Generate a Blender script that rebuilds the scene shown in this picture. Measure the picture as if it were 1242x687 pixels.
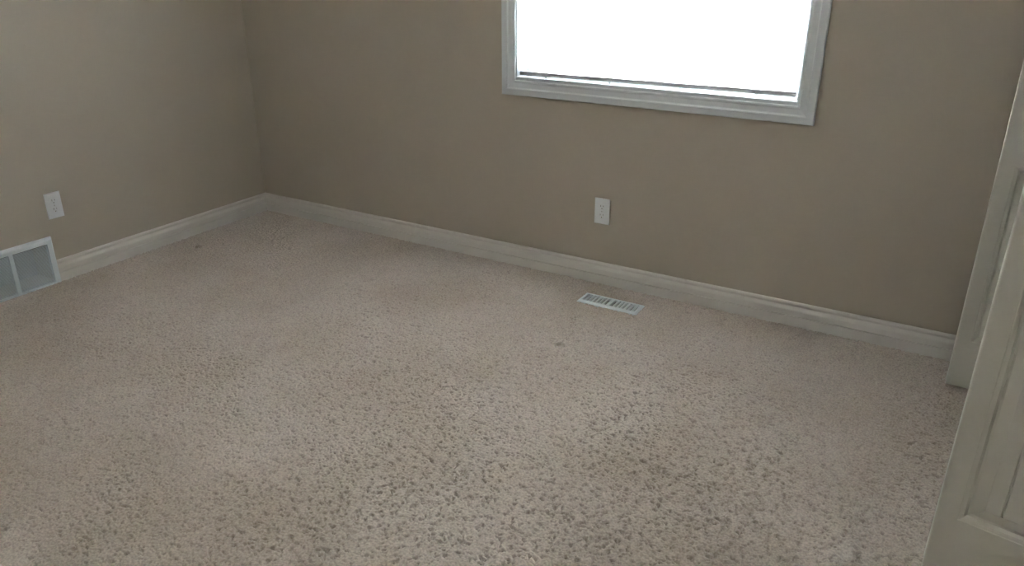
import bpy, bmesh, math
import numpy as np
from mathutils import Vector, Matrix

S = bpy.context.scene
C = S.collection
for o in list(bpy.data.objects):
    bpy.data.objects.remove(o)

# ------------------------------------------------------------------ camera
# corner of the two walls = origin, window wall is y = 0, left wall is x = 0
cam_d = bpy.data.cameras.new('camera')
cam = bpy.data.objects.new('camera', cam_d)
C.objects.link(cam)
rt, up, fw = Vector((.8571, .5151, -.0011)), Vector((-.2008, .3361, .9202)), Vector((-.4744, .7885, -.3915))
m = Matrix((rt, up, -fw)).transposed().to_4x4()
m.translation = (3.4484, -3.0088, 1.3883)
cam.matrix_world = m
cam_d.sensor_fit = 'HORIZONTAL'
cam_d.sensor_width = 36
cam_d.lens = 961.95 / 1242 * 36
cam_d.clip_start = .01
S.camera = cam

# ------------------------------------------------------------------ world, light, exposure
wd = bpy.data.worlds.new('overcast_sky')
S.world = wd
wd.use_nodes = True
bg = wd.node_tree.nodes['Background']
bg.inputs['Color'].default_value = (.87, .92, 1, 1)
bg.inputs['Strength'].default_value = 20
S.view_settings.view_transform = 'Standard'
S.view_settings.look = 'None'
S.view_settings.gamma = 1
S.view_settings.use_curve_mapping = False
S.view_settings.exposure = 2.03

WX0, WX1, WZ0, WZ1 = 1.6655, 2.8410, .8600, 2.060      # window opening

# ------------------------------------------------------------------ materials
def new_mat(name):
    mt = bpy.data.materials.new(name)
    mt.use_nodes = True
    nt = mt.node_tree
    return mt, nt, nt.nodes, nt.links, nt.nodes['Principled BSDF']

def paint(name, col, rough=.5, bump=0., scale=400., spec=.5, vary=0.):
    mt, nt, N, L, p = new_mat(name)
    p.inputs['Base Color'].default_value = (*col, 1)
    p.inputs['Roughness'].default_value = rough
    p.inputs['Specular IOR Level'].default_value = spec
    tc = N.new('ShaderNodeTexCoord')
    if vary:
        nz = N.new('ShaderNodeTexNoise'); nz.inputs['Scale'].default_value = 3
        nz.inputs['Detail'].default_value = 4
        L.new(tc.outputs['Object'], nz.inputs['Vector'])
        mx = N.new('ShaderNodeMix'); mx.data_type = 'RGBA'
        mx.inputs['A'].default_value = (*[c * (1 - vary) for c in col], 1)
        mx.inputs['B'].default_value = (*[min(1, c * (1 + vary)) for c in col], 1)
        L.new(nz.outputs['Fac'], mx.inputs['Factor'])
        L.new(mx.outputs['Result'], p.inputs['Base Color'])
    if bump:
        nb = N.new('ShaderNodeTexNoise'); nb.inputs['Scale'].default_value = scale
        nb.inputs['Detail'].default_value = 2
        L.new(tc.outputs['Object'], nb.inputs['Vector'])
        b = N.new('ShaderNodeBump'); b.inputs['Strength'].default_value = bump
        b.inputs['Distance'].default_value = .001
        L.new(nb.outputs['Fac'], b.inputs['Height'])
        L.new(b.outputs['Normal'], p.inputs['Normal'])
    return mt

M = {}
M['wall'] = paint('tan_wall_paint', (.55, .488, .405), .55, .25, 350, .35, .02)
M['ceiling'] = paint('white_ceiling', (.86, .85, .82), .9, .6, 120, .2)
M['trim'] = paint('white_trim_paint', (.80, .762, .72), .35, .04, 200)
M['casing'] = paint('white_window_paint', (.80, .83, .86), .35, .04, 200)
M['door'] = paint('white_door_paint', (.70, .68, .61), .42, .08, 260)
M['plate'] = paint('white_plastic', (.88, .90, .93), .3)
M['vent'] = paint('white_enamel', (.82, .865, .89), .4)
M['duct'] = paint('galvanised_duct', (.38, .39, .40), .5)
M['slot'] = paint('tarnished_brass_slot_shade', (.15, .12, .075), .5)  # brass contacts, dark tone also puts the shade of the slots into colour
M['screw'] = paint('painted_screw', (.65, .65, .65), .3)
M['damper'] = paint('grey_damper', (.38, .39, .40), .5)
M['rail'] = paint('blind_rail', (.62, .64, .66), .4)
M['cord'] = paint('blind_cord', (.75, .75, .73), .8)
M['metal'] = paint('hinge_steel', (.45, .45, .44), .35)
M['metal'].node_tree.nodes['Principled BSDF'].inputs['Metallic'].default_value = 1
M['ground'] = paint('pale_gravel', (.68, .67, .65), .9, .5, 40, .2, .1)
M['board'] = paint('subfloor', (.45, .38, .28), .8)

# blind slats: thin white vinyl that lets daylight through
mt, nt, N, L, p = new_mat('blind_slat_vinyl')
p.inputs['Base Color'].default_value = (.86, .86, .85, 1)
p.inputs['Roughness'].default_value = .4
tr = N.new('ShaderNodeBsdfTranslucent'); tr.inputs['Color'].default_value = (.86, .86, .85, 1)
mx = N.new('ShaderNodeMixShader'); mx.inputs[0].default_value = .5
L.new(p.outputs[0], mx.inputs[1]); L.new(tr.outputs[0], mx.inputs[2])
L.new(mx.outputs[0], N['Material Output'].inputs['Surface'])
M['slat'] = mt

# window glass: clear with a faint fresnel reflection
mt, nt, N, L, p = new_mat('window_glass')
N.remove(p)
tp = N.new('ShaderNodeBsdfTransparent'); tp.inputs['Color'].default_value = (.95, .97, .96, 1)
gl = N.new('ShaderNodeBsdfGlossy'); gl.inputs['Roughness'].default_value = .02
fr = N.new('ShaderNodeFresnel'); fr.inputs['IOR'].default_value = 1.45
mx = N.new('ShaderNodeMixShader')
L.new(fr.outputs[0], mx.inputs[0]); L.new(tp.outputs[0], mx.inputs[1]); L.new(gl.outputs[0], mx.inputs[2])
L.new(mx.outputs[0], N['Material Output'].inputs['Surface'])
M['glass'] = mt

# carpet: beige twisted yarn with blotches and two small stains
mt, nt, N, L, p = new_mat('beige_carpet')
p.inputs['Roughness'].default_value = 1
p.inputs['Specular IOR Level'].default_value = .05
p.inputs['Sheen Weight'].default_value = .15
p.inputs['Sheen Roughness'].default_value = .6
geo = N.new('ShaderNodeNewGeometry')
def noise(sc, det=3, rough=.5):
    n = N.new('ShaderNodeTexNoise'); n.inputs['Scale'].default_value = sc
    n.inputs['Detail'].default_value = det; n.inputs['Roughness'].default_value = rough
    L.new(geo.outputs['Position'], n.inputs['Vector'])
    return n.outputs['Fac']
def ramp(src, a, b):
    r = N.new('ShaderNodeMapRange'); r.inputs['From Min'].default_value = a; r.inputs['From Max'].default_value = b
    L.new(src, r.inputs['Value']); return r.outputs['Result']
def mixc(fac, a, b):
    x = N.new('ShaderNodeMix'); x.data_type = 'RGBA'
    for k, v in (('A', a), ('B', b)):
        if isinstance(v, tuple): x.inputs[k].default_value = (*v, 1)
        else: L.new(v, x.inputs[k])
    L.new(fac, x.inputs['Factor']); return x.outputs['Result']
base = mixc(ramp(noise(2.2, 4), .35, .65), (.62, .52, .445), (.715, .615, .555))
yarn = mixc(ramp(noise(170, 3), .3, .65), (.66, .65, .64), (1, 1, 1))
mul = N.new('ShaderNodeMix'); mul.data_type = 'RGBA'; mul.blend_type = 'MULTIPLY'
mul.inputs['Factor'].default_value = 1
L.new(base, mul.inputs['A']); L.new(yarn, mul.inputs['B'])
col = mul.outputs['Result']
wob = noise(60, 3)
for (sx, sy, sr, amt) in ((2.221, -.624, .020, .6), (.169, -.619, .022, .55), (.33, -.66, .010, .3), (2.268, -.105, .008, .4)):
    vd = N.new('ShaderNodeVectorMath'); vd.operation = 'DISTANCE'
    L.new(geo.outputs['Position'], vd.inputs[0]); vd.inputs[1].default_value = (sx, sy, -.002)
    ad = N.new('ShaderNodeMath'); ad.operation = 'MULTIPLY_ADD'
    L.new(wob, ad.inputs[0]); ad.inputs[1].default_value = sr * 1.6; L.new(vd.outputs['Value'], ad.inputs[2])
    r = N.new('ShaderNodeMapRange')
    r.inputs['From Min'].default_value = sr * 1.2; r.inputs['From Max'].default_value = sr * 2.0
    r.inputs['To Min'].default_value = amt; r.inputs['To Max'].default_value = 0
    L.new(ad.outputs[0], r.inputs['Value'])
    col = mixc(r.outputs['Result'], col, (.16, .12, .085))
L.new(col, p.inputs['Base Color'])
M['carpet'] = mt

# ------------------------------------------------------------------ mesh helpers
def link(o, parent=None):
    C.objects.link(o)
    if parent is not None:
        o.parent = parent
    return o

def obj(name, bm, mat, parent=None, smooth=False):
    bmesh.ops.recalc_face_normals(bm, faces=bm.faces[:])
    me = bpy.data.meshes.new(name)
    bm.to_mesh(me); bm.free()
    me.materials.append(M[mat])
    if smooth:
        for f in me.polygons: f.use_smooth = True
    return link(bpy.data.objects.new(name, me), parent)

def empty(name, loc=(0, 0, 0), rz=0, parent=None):
    e = bpy.data.objects.new(name, None)
    e.location = loc; e.rotation_euler = (0, 0, rz); e.empty_display_size = .1
    return link(e, parent)

def tag(o, label=None, cat=None, group=None, kind=None):
    for k, v in (('label', label), ('category', cat), ('group', group), ('kind', kind)):
        if v: o[k] = v
    return o

def box(bm, a, b, bev=0., seg=2):
    a, b = Vector(a), Vector(b)
    r = bmesh.ops.create_cube(bm, size=1)
    vs = r['verts']
    for v in vs:
        v.co = Vector([(a[i] + b[i]) / 2 + v.co[i] * abs(b[i] - a[i]) for i in range(3)])
    if bev:
        es = list({e for v in vs for e in v.link_edges})
        bmesh.ops.bevel(bm, geom=es, offset=bev, segments=seg, affect='EDGES', profile=.6)

def mk(f, *a, **k):
    bm = bmesh.new(); f(bm, *a, **k); return bm

def loft(bm, loops, caps=True, closed=True):
    rows = [[bm.verts.new(p) for p in l] for l in loops]
    n = len(rows[0])
    for r0, r1 in zip(rows, rows[1:]):
        for i in range(n if closed else n - 1):
            j = (i + 1) % n
            bm.faces.new((r0[i], r0[j], r1[j], r1[i]))
    if caps:
        bm.faces.new(rows[0][::-1]); bm.faces.new(rows[-1])
    return rows

def cyl(bm, p0, p1, r, n=12):
    p0, p1 = Vector(p0), Vector(p1)
    d = (p1 - p0).normalized()
    u = d.orthogonal().normalized(); w = d.cross(u)
    loft(bm, [[p + r * (math.cos(t) * u + math.sin(t) * w) for t in [2 * math.pi * i / n for i in range(n)]] for p in (p0, p1)])

# ------------------------------------------------------------------ room shell
RX, RY, RZ = 3.80, -3.90, 2.44
T = .14
def struct(name, bm, mat, label, cat):
    return tag(obj(name, bm, mat), label, cat, kind='structure')

# openings for the air ducts: (x0, x1, y0, y1) in the floor, (y0, y1, z0, z1) in the left wall
FD = (2.2373 - .122, 2.2373 + .122, -.1915 - .031, -.1915 + .031)
LD = (-1.2305 - .710, -1.2305 - .026, .012, .184)
bm = bmesh.new()
fx0, fx1, fy0, fy1 = -T, RX + .80, RY - T, .18
box(bm, (fx0, fy0, -.17), (FD[0], fy1, -.022)); box(bm, (FD[1], fy0, -.17), (fx1, fy1, -.022))
box(bm, (FD[0], fy0, -.17), (FD[1], FD[2], -.022)); box(bm, (FD[0], FD[3], -.17), (FD[1], fy1, -.022))
floor = struct('floor', bm, 'board', 'beige twisted pile carpet covering the whole bedroom floor', 'floor')
bm = bmesh.new(); box(bm, (-T, RY - T, RZ), (RX + .80, .18, RZ + .12))
struct('ceiling', bm, 'ceiling', 'white textured ceiling over the bedroom', 'ceiling')
bm = bmesh.new()
OUT_FAR, OUT_LEFT = (2.0943, .33195), (-1.183, .34105)         # outlet centres along the wall and in height
def hole_at(c): return (c[0] - .026, c[0] + .026, c[1] - .043, c[1] + .043)
def wall_cells(u0, u1, v0, v1, holes):
    us = sorted({u0, u1} | {h[k] for h in holes for k in (0, 1)}); vs = sorted({v0, v1} | {h[k] for h in holes for k in (2, 3)})
    for a, b in zip(us, us[1:]):
        for c, d in zip(vs, vs[1:]):
            if not any(h[0] <= (a + b) / 2 <= h[1] and h[2] <= (c + d) / 2 <= h[3] for h in holes):
                yield a, b, c, d
for a, b, c, d in wall_cells(RY, 0, -.02, RZ, [LD, hole_at(OUT_LEFT)]):
    box(bm, (-T, a, c), (0, b, d))
struct('wall_left', bm, 'wall', 'tan painted wall holding the air return grille', 'wall')
# window wall with its opening
bm = bmesh.new()
HX0, HX1, HZ0, HZ1 = WX0 - .018, WX1 + .018, WZ0 - .018, WZ1 + .018
for a, b, c, d in wall_cells(-T, RX + .80, -.02, RZ, [(HX0, HX1, HZ0, HZ1), hole_at(OUT_FAR)]):
    box(bm, (a, 0, c), (b, .16, d))
struct('wall_far', bm, 'wall', 'tan painted wall below and around the window', 'wall')
# closet wall on the right with the opening of the bifold doors
OY0, OY1, OZ = -.115, -1.335, 2.06
bm = bmesh.new()
box(bm, (RX, OY0, -.02), (RX + .115, 0, RZ)); box(bm, (RX, RY, -.02), (RX + .115, OY1, RZ))
box(bm, (RX, OY1, OZ), (RX + .115, OY0, RZ))
struct('wall_right', bm, 'wall', 'tan painted wall with the closet opening', 'wall')
bm = bmesh.new(); box(bm, (-T, RY - T, -.02), (RX + .80, RY, RZ))
struct('wall_back', bm, 'wall', 'tan painted wall opposite the window', 'wall')
bm = bmesh.new()
box(bm, (RX + .70, OY1 - .4, -.02), (RX + .80, 0, RZ)); box(bm, (RX + .115, OY1 - .45, -.02), (RX + .80, OY1 - .4, RZ))
struct('wall_closet', bm, 'wall', 'tan walls inside the closet behind the folding doors', 'wall')

# carpet pile: real relief, ridges of twisted yarn with pits between
def axis(a, b, fine_to, fine, coarse):
    x = np.arange(a, fine_to, fine)
    return np.concatenate([x, np.arange(fine_to, b + coarse * .5, coarse)]) if b > fine_to else np.arange(a, b + fine * .5, fine)
cell = .0028
nx, ny = 1358, 930
rng = np.random.default_rng(7)
fx, fy = np.meshgrid(np.fft.fftfreq(ny), np.fft.fftfreq(nx))
def gn(sx, sy=None):
    sy = sy or sx
    n = np.fft.ifft2(np.fft.fft2(rng.standard_normal((nx, ny))) * np.exp(-2 * math.pi ** 2 * ((fx * sy) ** 2 + (fy * sx) ** 2))).real
    return n / n.std()
a, b2, lo, lo2 = gn(.85), gn(.95, .85), gn(2.5), gn(40.)
h = -np.abs(a) * .0017 - np.minimum(np.maximum(0, -b2 - .68) * .0095, .0130) + lo * .0003 + lo2 * .0004
h = np.clip(h, -.018, .003)
xs = np.linspace(0.0, RX + .02, nx); ys = np.concatenate([-np.arange(ny - 100) * cell, -(ny - 101) * cell - np.arange(1, 101) * ((3.9 - (ny - 101) * cell) / 100)])
lean = np.stack([gn(3.) * .0012, gn(3.) * .0012])
X, Y = np.meshgrid(xs, ys, indexing='ij')
inreg = (np.abs(X - 2.2373) < .128) & (np.abs(Y + .1915) < .043)      # cut-out under the floor register
h = np.where(inreg, -.0140, h)
edge = np.minimum(np.minimum(X, -Y), np.minimum(RX + .02 - X, 3.9 + Y))
k = np.clip(edge / .01, 0, 1)
co = np.stack([X + lean[0] * k, Y + lean[1] * k, h], -1).reshape(-1, 3).astype(np.float32)
i, j = np.meshgrid(np.arange(nx - 1), np.arange(ny - 1), indexing='ij')
v0 = (i * ny + j).ravel()
cut = ((np.abs(X - 2.2373) < .120) & (np.abs(Y + .1915) < .029))[:-1, :-1].ravel()
v0 = v0[~cut]
quads = np.stack([v0, v0 + 1, v0 + ny + 1, v0 + ny], -1).astype(np.int32)[:, ::-1]
me = bpy.data.meshes.new('carpet_pile')
me.vertices.add(len(co)); me.vertices.foreach_set('co', co.ravel())
me.loops.add(quads.size); me.loops.foreach_set('vertex_index', quads.ravel())
me.polygons.add(len(quads)); me.polygons.foreach_set('loop_start', np.arange(0, quads.size, 4, dtype=np.int32))
me.update(calc_edges=True)
me.polygons.foreach_set('use_smooth', np.ones(len(quads), dtype=bool))
me.materials.append(M['carpet'])
pile = link(bpy.data.objects.new('carpet_pile', me), floor)
tag(pile, 'beige twisted carpet pile', kind='stuff')

# closet carpet continues flat behind the doors
bm = bmesh.new(); box(bm, (RX + .015, OY1 - .42, -.02), (RX + .75, 0, -.002))
obj('closet_carpet', bm, 'carpet', floor)

# ------------------------------------------------------------------ baseboards
HB = .0976
BPROF = [(0, -.020), (.0145, -.020), (.0145, .0395), (.0050, .0405), (.0050, .0430), (.0165, .0436), (.0160, .0640),
         (.0145, .0680), (.0100, .0730), (.0062, .0775), (.0052, .0810), (.0062, .0835), (.0105, .0850), (.0118, .0875), (.0112, .0925), (.0085, .0960), (.0045, HB), (0, HB)]
def baseboard(name, f0, f1, label):
    bm = bmesh.new()
    loft(bm, [[Vector(f0(t, z)) for t, z in BPROF], [Vector(f1(t, z)) for t, z in BPROF]])
    return struct(name, bm, 'trim', label, 'baseboard')
VY0 = -1.2305      # end of the air return grille
NV, VW, VM, VB = 4, .149, .018, .0305
VY1 = VY0 - 2 * VB - NV * VW - (NV - 1) * VM
baseboard('baseboard_far', lambda t, z: (t, -t, z), lambda t, z: (RX - t, -t, z), 'white moulded baseboard under the window')
bl = baseboard('baseboard_left', lambda t, z: (t, -t, z), lambda t, z: (t, VY0 - .005, z), 'white moulded baseboard between the grille and the corner')
bm = bmesh.new()
loft(bm, [[Vector((t, VY1 - .001, z)) for t, z in BPROF], [Vector((t, RY + t, z)) for t, z in BPROF]])
obj('baseboard_length', bm, 'trim', bl)
bm = bmesh.new()
loft(bm, [[Vector((t, RY + t, z)) for t, z in BPROF], [Vector((RX - t, RY + t, z)) for t, z in BPROF]])
struct('baseboard_back', bm, 'trim', 'white moulded baseboard opposite the window', 'baseboard')
bm = bmesh.new()
loft(bm, [[Vector((RX - t, OY1 - .065, z)) for t, z in BPROF], [Vector((RX - t, RY + t, z)) for t, z in BPROF]])
struct('baseboard_right', bm, 'trim', 'white moulded baseboard beside the closet opening', 'baseboard')

# closet opening trim: flat jambs and casing
trim = empty('trim_1', (RX, OY1, 0))
tag(trim, 'white casing around the closet opening', 'trim', kind='structure')
def trim_box(name, a, b):
    o = obj(name, mk(box, a, b, .002), 'trim', trim)
    o.matrix_parent_inverse = Matrix.Translation((-RX, -OY1, 0))
trim_box('side_jamb', (RX - .001, OY0 - .016, -.01), (RX + .117, OY0 + .001, OZ))
trim_box('side_jamb', (RX - .001, OY1 - .001, -.01), (RX + .117, OY1 + .016, OZ))
trim_box('head_jamb', (RX - .001, OY1 + .016, OZ - .016), (RX + .117, OY0 - .016, OZ + .001))
trim_box('casing', (RX - .016, OY0 - .006, -.01), (RX + .001, OY0 + .060, OZ + .055))
trim_box('casing', (RX - .016, OY1 - .060, -.01), (RX + .001, OY1 + .006, OZ + .055))
trim_box('casing', (RX - .016, OY1 + .006, OZ - .006), (RX + .001, OY0 - .006, OZ + .055))

# ------------------------------------------------------------------ window
win = empty('window_1', ((WX0 + WX1) / 2, 0, WZ0))
tag(win, 'white framed window glowing with daylight above the wall outlet', 'window', kind='structure')
winv = Matrix.Translation((-(WX0 + WX1) / 2, 0, -WZ0))
def wpart(name, bm, mat, parent=None, smooth=False):
    o = obj(name, bm, mat, parent or win, smooth)
    o.matrix_parent_inverse = winv if parent is None else Matrix.Identity(4)
    return o
RV, CW = .0052, .0645     # reveal, casing width
CPROF = [(0, -.002), (0, .0085), (.0030, .0105), (.0065, .0105), (.0085, .0082), (.0120, .0075), (.0300, .0100), (.0335, .0125),
         (.0350, .0165), (.0385, .0180), (.0430, .0172), (.0600, .0165), (.0635, .0145), (CW, .0110), (CW, -.002)]
cx0, cx1, cz0, cz1 = WX0 - RV, WX1 + RV, WZ0 - RV, WZ1 + RV
corner = {'bl': lambda u, t: (cx0 - u, -t, cz0 - u), 'br': lambda u, t: (cx1 + u, -t, cz0 - u),
          'tl': lambda u, t: (cx0 - u, -t, cz1 + u), 'tr': lambda u, t: (cx1 + u, -t, cz1 + u)}
for nm, a, b in (('bottom_casing', 'bl', 'br'), ('side_casing', 'bl', 'tl'), ('side_casing', 'br', 'tr'), ('top_casing', 'tl', 'tr')):
    bm = bmesh.new()
    loft(bm, [[corner[k](u, t) for u, t in CPROF] for k in (a, b)])
    wpart(nm, bm, 'casing')
# jamb liners
jd = .145
wpart('sill_board', mk(box, (WX0 - .017, -.001, WZ0 - .017), (WX1 + .017, jd, WZ0), .0015), 'casing')
wpart('head_jamb', mk(box, (WX0 - .017, -.001, WZ1), (WX1 + .017, jd, WZ1 + .017), .0015), 'casing')
wpart('side_jamb', mk(box, (WX0 - .017, -.001, WZ0 - .0005), (WX0, jd, WZ1 + .0005), .0015), 'casing')
wpart('side_jamb', mk(box, (WX1, -.001, WZ0 - .0005), (WX1 + .017, jd, WZ1 + .0005), .0015), 'casing')
wpart('sill_stop', mk(box, (WX0 - .0005, -.004, WZ0 - .001), (WX1 + .0005, .006, WZ0 + .0085), .0015), 'casing')
# vinyl frame, two sliding sashes and panes
def frame_bm(x0, x1, z0, z1, y0, y1, w):
    bm = bmesh.new()
    box(bm, (x0, y0, z0), (x0 + w, y1, z1), .002); box(bm, (x1 - w, y0, z0), (x1, y1, z1), .002)
    box(bm, (x0 + w, y0, z0), (x1 - w, y1, z0 + w), .002); box(bm, (x0 + w, y0, z1 - w), (x1 - w, y1, z1), .002)
    return bm
wpart('frame', frame_bm(WX0, WX1, WZ0, WZ1, .082, .150, .014), 'casing')
wm = (WX0 + WX1) / 2
for x0, x1, y in ((WX0 + .012, wm + .018, .090), (wm - .018, WX1 - .012, .116)):
    sash = wpart('sash', frame_bm(x0, x1, WZ0 + .012, WZ1 - .012, y, y + .024, .030), 'casing')
    pn = obj('pane', mk(box, (x0 + .027, y + .010, WZ0 + .039), (x1 - .027, y + .014, WZ1 - .039)), 'glass', sash)

# ------------------------------------------------------------------ mini blind
BY = .024
blind = empty('window_blind', (wm, BY, WZ0))
tag(blind, 'lowered white horizontal mini blind inside the bright window', 'blind')
BX0, BX1 = WX0 + .004, WX1 - .008
hw = (BX1 - BX0) / 2
cxb = (BX0 + BX1) / 2 - wm
def rel(x, y, z): return (x, y, z)
RAILZ = .0185
# head rail
top = WZ1 - WZ0
obj('head_rail', mk(box, (cxb - hw, -.0125, top - .026), (cxb + hw, .0135, top - .0005), .002), 'rail', blind)
rail = obj('bottom_rail', mk(box, (cxb - hw + .003, -.0125, 0), (cxb + hw - .003, .0125, .0170), .001), 'rail', blind)
rail.location.z = RAILZ; rail.rotation_euler.y = -.0070      # hangs a touch low at one end
for s in (-1, 1):
    obj('end_cap', mk(box, (cxb + s * (hw - .002), -.0132, -.0006), (cxb + s * (hw - .007), .0132, .0176), .002), 'rail', rail)
ladders = [1.7976, 2.0934, 2.3936, 2.6882]
for lx in ladders:
    bm = bmesh.new(); cyl(bm, (lx - wm, -.006, -.0080), (lx - wm, -.006, .001), .006, 12)
    obj('cord_button', bm, 'rail', rail)
    bm = bmesh.new()
    for dy in (-.0122, .0122):
        cyl(bm, (lx - wm, dy, RAILZ + .009), (lx - wm, dy, top - .024), .0006, 5)
    cyl(bm, (lx - wm + .006, 0, RAILZ + .009), (lx - wm + .006, 0, top - .024), .0007, 5)
    obj('ladder_cord', bm, 'cord', blind)
# slats, gently crowned, tilted open with the room side high
tilt = math.radians(-28)
pitch = .0205
slat_me = None
z = RAILZ + .0170 + .014
while z < top - .036:
    if slat_me is None:
        bm = bmesh.new()
        prof = []
        for t in np.linspace(-1, 1, 7):
            prof.append((t * .0125, .0018 * (1 - t * t)))
        th = .0005
        loop = [(y, zz) for y, zz in prof] + [(y, zz - th) for y, zz in prof[::-1]]
        ca, sa = math.cos(tilt), math.sin(tilt)
        loft(bm, [[(sx * (hw - .004), y * ca - zz * sa, y * sa + zz * ca) for y, zz in loop] for sx in (-1, 1)])
        o = obj('slat', bm, 'slat', blind)
        slat_me = o.data
    else:
        o = link(bpy.data.objects.new('slat', slat_me), blind)
    o.location = (cxb, 0, z)
    z += pitch
# tilt wand
bm = bmesh.new(); cyl(bm, (BX0 - wm + .05, -.0185, top - .55), (BX0 - wm + .05, -.0185, top - .03), .003, 8)
cyl(bm, (BX0 - wm + .05, -.0185, top - .032), (BX0 - wm + .05, -.010, top - .020), .002, 6)
obj('tilt_wand', bm, 'cord', blind)

# ------------------------------------------------------------------ wall outlets
def carve(target, bm):
    """cut the shape in bm out of the target's mesh; the cutter is removed again"""
    bmesh.ops.recalc_face_normals(bm, faces=bm.faces[:])
    me = bpy.data.meshes.new('cutter'); bm.to_mesh(me); bm.free()
    c = bpy.data.objects.new('cutter', me); C.objects.link(c)
    c.matrix_world = target_matrix(target)
    md = target.modifiers.new('cut', 'BOOLEAN'); md.operation = 'DIFFERENCE'; md.solver = 'EXACT'; md.object = c
    bpy.context.view_layer.update()
    new = bpy.data.meshes.new_from_object(target.evaluated_get(bpy.context.evaluated_depsgraph_get()))
    target.modifiers.clear()
    old = target.data; new.name = old.name; target.data = new
    bpy.data.objects.remove(c); bpy.data.meshes.remove(me)

def target_matrix(o):
    bpy.context.view_layer.update()
    return o.matrix_world.copy()

def outlet(name, loc, rz, label):
    t = tag(empty(name, loc, rz), label, 'outlet')
    # local: x across, -y out of the wall, z up; origin at plate centre on the wall
    w, hh = .035, .05725
    bm = bmesh.new()
    loops = []
    for ins, d in ((0, -.001), (0, .0030), (.0015, .0048), (.0045, .0056)):
        loops.append([(-w + ins, -d, -hh + ins), (w - ins, -d, -hh + ins), (w - ins, -d, hh - ins), (-w + ins, -d, hh - ins)])
    loft(bm, loops)
    plate = obj('cover_plate', bm, 'plate', t)
    holes = bmesh.new()
    for s in (1, -1):
        zc = s * .0195
        bm = bmesh.new()
        pts = []
        r, fl = .0172, .0142
        for k in range(32):
            an = 2 * math.pi * k / 32
            pts.append((r * math.cos(an), max(-fl, min(fl, r * math.sin(an)))))
        loft(bm, [[(px * q, -d, zc + pz * q) for px, pz in pts] for d, q in ((-.0300, 1), (.0068, 1), (.0073, .95))])
        face = obj('receptacle', bm, 'plate', t)
        cut = bmesh.new()
        for x, hgt in ((-.0063, .0085), (.0063, .0068)):
            box(cut, (x - .0015, -.02, zc + .0045 - hgt / 2), (x + .0015, .026, zc + .0045 + hgt / 2))
            obj('slot_contact', mk(box, (x - .0015, -.0048, zc + .0045 - hgt / 2), (x + .0015, .0262, zc + .0045 + hgt / 2)), 'slot', face)  # fills the slot close behind the face, its dark colour stands for shade
        cyl(cut, (0, -.02, zc - .0070), (0, .026, zc - .0070), .0027, 12)
        bm = bmesh.new(); cyl(bm, (0, -.0048, zc - .0070), (0, .0262, zc - .0070), .0027, 12)
        obj('ground_contact', bm, 'slot', face)  # dark fill likewise paints the shade of the ground hole
        carve(face, cut)
        # the plate has a window that the receptacle fills
        loft(holes, [[(px * .99, y, zc + pz * .99) for px, pz in pts] for y in (-.02, .01)])
    carve(plate, holes)
    bm = bmesh.new()                                    # junction box sunk in the wall, open to the front
    def jb(y, x, zz): return [(-x, y, -zz), (x, y, -zz), (x, y, zz), (-x, y, zz)]
    loft(bm, [jb(.0003, .026, .043), jb(.045, .026, .043)], caps=False)
    bm.faces.new([bm.verts.new(q) for q in jb(.045, .026, .043)])
    obj('junction_box', bm, 'duct', t)
    bm = bmesh.new(); cyl(bm, (0, -.0066, 0), (0, -.005, 0), .0032, 14)
    obj('screw', bm, 'screw', t)
    return t
outlet('wall_outlet', (OUT_FAR[0], 0, OUT_FAR[1]), 0, 'white duplex wall outlet below the window')
outlet('wall_outlet', (0, OUT_LEFT[0], OUT_LEFT[1]), math.radians(90), 'white duplex wall outlet above the air return grille')

# ------------------------------------------------------------------ air return grille at the foot of the left wall
vent = tag(empty('air_return_grille', (0, (VY0 + VY1) / 2, 0)), 'white louvred air return grille low on the wall beside the baseboard', 'vent')
vm = (VY0 + VY1) / 2
vz0, vz1, vd = -.006, .2115, .0185
bt, bb = .026, .0135
y0, y1 = VY1 - vm, VY0 - vm
# bevelled face frame
bm = bmesh.new()
def rect(x, ya, yb, za, zb): return [(x, ya, za), (x, yb, za), (x, yb, zb), (x, ya, zb)]
loft(bm, [rect(-.001, y0, y1, vz0, vz1), rect(.004, y0, y1, vz0, vz1), rect(.0150, y0 + .005, y1 - .005, vz0 + .004, vz1 - .006),
          rect(vd, y0 + .011, y1 - .011, vz0 + .007, vz1 - .012), rect(vd, y0 + VB, y1 - VB, vz0 + bb, vz1 - bt),
          rect(.004, y0 + VB, y1 - VB, vz0 + bb, vz1 - bt)], caps=False)
obj('frame', bm, 'vent', vent)
bm = bmesh.new()                                        # sheet metal duct running back into the wall
loft(bm, [rect(.0035, LD[0] - vm, LD[1] - vm, LD[2], LD[3]), rect(-.128, LD[0] - vm, LD[1] - vm, LD[2], LD[3])], caps=False)
bm.faces.new([bm.verts.new(p) for p in rect(-.128, LD[0] - vm, LD[1] - vm, LD[2], LD[3])])
loft(bm, [rect(.0035, LD[0] - vm, LD[1] - vm, LD[2], LD[3]), rect(.0035, y0 + .004, y1 - .004, vz0 + .004, vz1 - .004)], caps=False)
obj('duct', bm, 'duct', vent)
yy = y1 - VB
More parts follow.
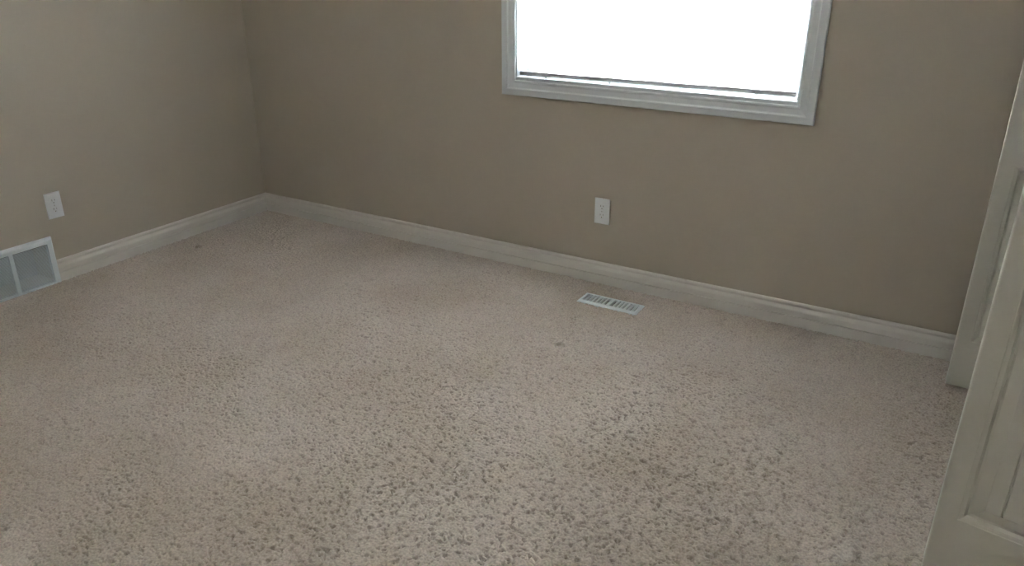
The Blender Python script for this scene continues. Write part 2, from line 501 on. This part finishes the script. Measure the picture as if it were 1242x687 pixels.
for s in range(NV):
    ya, yb = yy - VW, yy
    bm = bmesh.new()
    zl = vz0 + bb + .001
    while zl < vz1 - bt - .004:                       # fine blades, outer edge low
        box_pts = [(.0150, zl), (.0154, zl + .0004), (.0123, zl + .0020), (.0119, zl + .0016)]
        loft(bm, [[(x, y, zz) for x, zz in box_pts] for y in (ya - .0005, yb + .0005)])
        zl += .0046
    tag(obj('louvres', bm, 'vent', vent), kind='stuff')
    if s < NV - 1:
        obj('divider', mk(box, (.003, ya - VM, vz0 + bb - .001), (vd - .0005, ya, vz1 - bt + .001), .0015), 'vent', vent)
    yy = ya - VM
for yv in (y1 - .016, y0 + .016):
    bm = bmesh.new(); cyl(bm, (vd - .001, yv, (vz0 + vz1) / 2), (vd + .001, yv, (vz0 + vz1) / 2), .0035, 12)
    obj('screw', bm, 'vent', vent)

# ------------------------------------------------------------------ floor register
RXC, RYC, RW, RD = 2.2373, -.1915, .268, .098
reg = tag(empty('floor_register', (RXC, RYC, 0)), 'white slotted floor register set into the carpet by the baseboard', 'vent')
bm = bmesh.new()
sl, sp = .063, .0164
ox, oy = 2 * 7 * sp / 2 + .008, sl / 2
def fr(z, x, y): return [(-x, -y, z), (x, -y, z), (x, y, z), (-x, y, z)]
loft(bm, [fr(-.012, RW / 2, RD / 2), fr(.0015, RW / 2, RD / 2), fr(.0062, RW / 2 - .006, RD / 2 - .006),
          fr(.0062, ox, oy), fr(-.004, ox, oy)], caps=False)
obj('face_plate', bm, 'vent', reg)
bm = bmesh.new()                                        # sheet metal duct going down through the floor
loft(bm, [fr(-.004, ox + .002, oy + .002), fr(-.0045, .1215, .0305), fr(-.165, .1215, .0305)], caps=False)
bm.faces.new([bm.verts.new(p) for p in fr(-.165, .1215, .0305)])
obj('duct', bm, 'duct', reg)
obj('centre_bar', mk(box, (-.008, -oy - .001, -.004), (.008, oy + .001, .0060), .001), 'vent', reg)
bar_me = None
for s in (-1, 1):
    for k in range(8):
        xx = s * (.008 + k * sp)
        if k == 0: continue
        if bar_me is None:
            o = obj('bar', mk(box, (-.0040, -oy - .001, -.0035), (.0040, oy + .001, .0058), .001, 1), 'vent', reg)
            bar_me = o.data
        else:
            o = link(bpy.data.objects.new('bar', bar_me), reg)
        o.location = (xx, 0, 0)
# damper blade seen through the slots
obj('damper', mk(box, (-.119, -.028, -.041), (.119, .028, -.040)), 'damper', reg)

# ------------------------------------------------------------------ bifold closet doors
LW, LT, LZ0, LZ1 = .290, .030, .020, 2.025
PW0, PW1 = .0445, LW - .0445
PANELS = ((.190, .777), (.905, 1.895))
PRO = [(0, 0), (.0020, .0016), (.0060, .0026), (.0100, .0040), (.0150, .0115), (.0200, .0120), (.0460, .0040), (.0462, .0075)]
def make_leaf(flip):
    """front face on local -y at y = 0, hinge edge at x = 0; flip mirrors in y"""
    f = -1 if flip else 1
    bm = bmesh.new()
    ch = .0045
    arc = [(ch * (1 - math.sin(q)), ch * (1 - math.cos(q))) for q in [math.pi / 2 * k / 5 for k in range(6)]]     # rounded arris
    # slab body: chamfered edges, front face left open for the panel cut-outs
    def rc(y, i): return [(i, y * f, LZ0 + i), (LW - i, y * f, LZ0 + i), (LW - i, y * f, LZ1 - i), (i, y * f, LZ1 - i)]
    rows = loft(bm, [rc(y, i) for i, y in arc] + [rc(LT - .0018, 0), rc(LT, .0018)], caps=False)
    bm.faces.new(rows[-1])
    # front: stiles and rails as a grid with two holes
    xsn = [ch, PW0, PW1, LW - ch]
    zsn = [LZ0 + ch, PANELS[0][0], PANELS[0][1], PANELS[1][0], PANELS[1][1], LZ1 - ch]
    g = [[bm.verts.new((x, 0, z)) for z in zsn] for x in xsn]
    for a in range(3):
        for b in range(5):
            if a == 1 and b in (1, 3): continue
            bm.faces.new((g[a][b], g[a + 1][b], g[a + 1][b + 1], g[a][b + 1]))
    for z0, z1 in PANELS:
        rows = loft(bm, [[(PW0 + i, d * f, z0 + i), (PW1 - i, d * f, z0 + i), (PW1 - i, d * f, z1 - i), (PW0 + i, d * f, z1 - i)] for i, d in PRO], caps=False)
        bm.faces.new(rows[-1])
    bmesh.ops.remove_doubles(bm, verts=bm.verts[:], dist=.00001)
    return bm

def make_planks(leaf, flip, first):
    f = -1 if flip else 1
    I = PRO[-2][0]
    a, b = PW0 + I, PW1 - I
    edges = [a, PW0 + .0790, PW0 + .1220, b]
    for z0, z1 in PANELS:
        for x0, x1 in zip(edges, edges[1:]):
            bm = bmesh.new()
            ia, ib = (0 if x0 == a else 1), (0 if x1 == b else 1)
            def rc(d, i): return [(x0 + i * ia, d * f, z0 + I), (x1 - i * ib, d * f, z0 + I), (x1 - i * ib, d * f, z1 - I), (x0 + i * ia, d * f, z1 - I)]
            loft(bm, [rc(.0076, .0008), rc(.0066, .0008), rc(.0040, .0030)])
            obj('plank', bm, 'door', leaf)

def bifold(name, hinge, a_front, a_back, gap, label):
    """hinge: xy of the folding edge (front face corner of the leaf that faces the room)"""
    d = tag(empty(name, (hinge[0], hinge[1], 0)), label, 'door', kind='structure')
    for flip, ang, off in ((False, a_front, 0), (True, a_back, 2 * LT + gap)):
        lf = obj('leaf', make_leaf(flip), 'door', d)
        lf.location = (.0015 * a_back / 4 if flip else 0, off, 0); lf.rotation_euler = (0, 0, math.radians(ang))
        make_planks(lf, flip, hinge)
        bm = bmesh.new()
        s = -1 if flip else 1
        for zc in (.22, 1.02, 1.82):
            box(bm, (.004, s * (LT - .0005), zc - .035), (.026, s * (LT + gap * .45), zc + .035), .0005, 1)
        obj('hinge', bm, 'metal', lf)
    return d
near = bifold('door_1', (3.5222, -1.2455), -9.5, 4.0, .006, 'white planked bifold closet door folded half open, nearer the room entrance')
near.rotation_euler.y = .0095          # sags slightly on its pivot
bifold('door_2', (3.4998, -.2490), 0.0, 0.0, .006, 'white planked bifold closet door folded flat beside the window wall')

# ------------------------------------------------------------------ outdoors
bm = bmesh.new(); box(bm, (-25, .165, -.75), (30, 50, -.60))
tag(obj('ground', bm, 'ground'), 'pale gravel ground outside the window', 'ground', kind='structure')
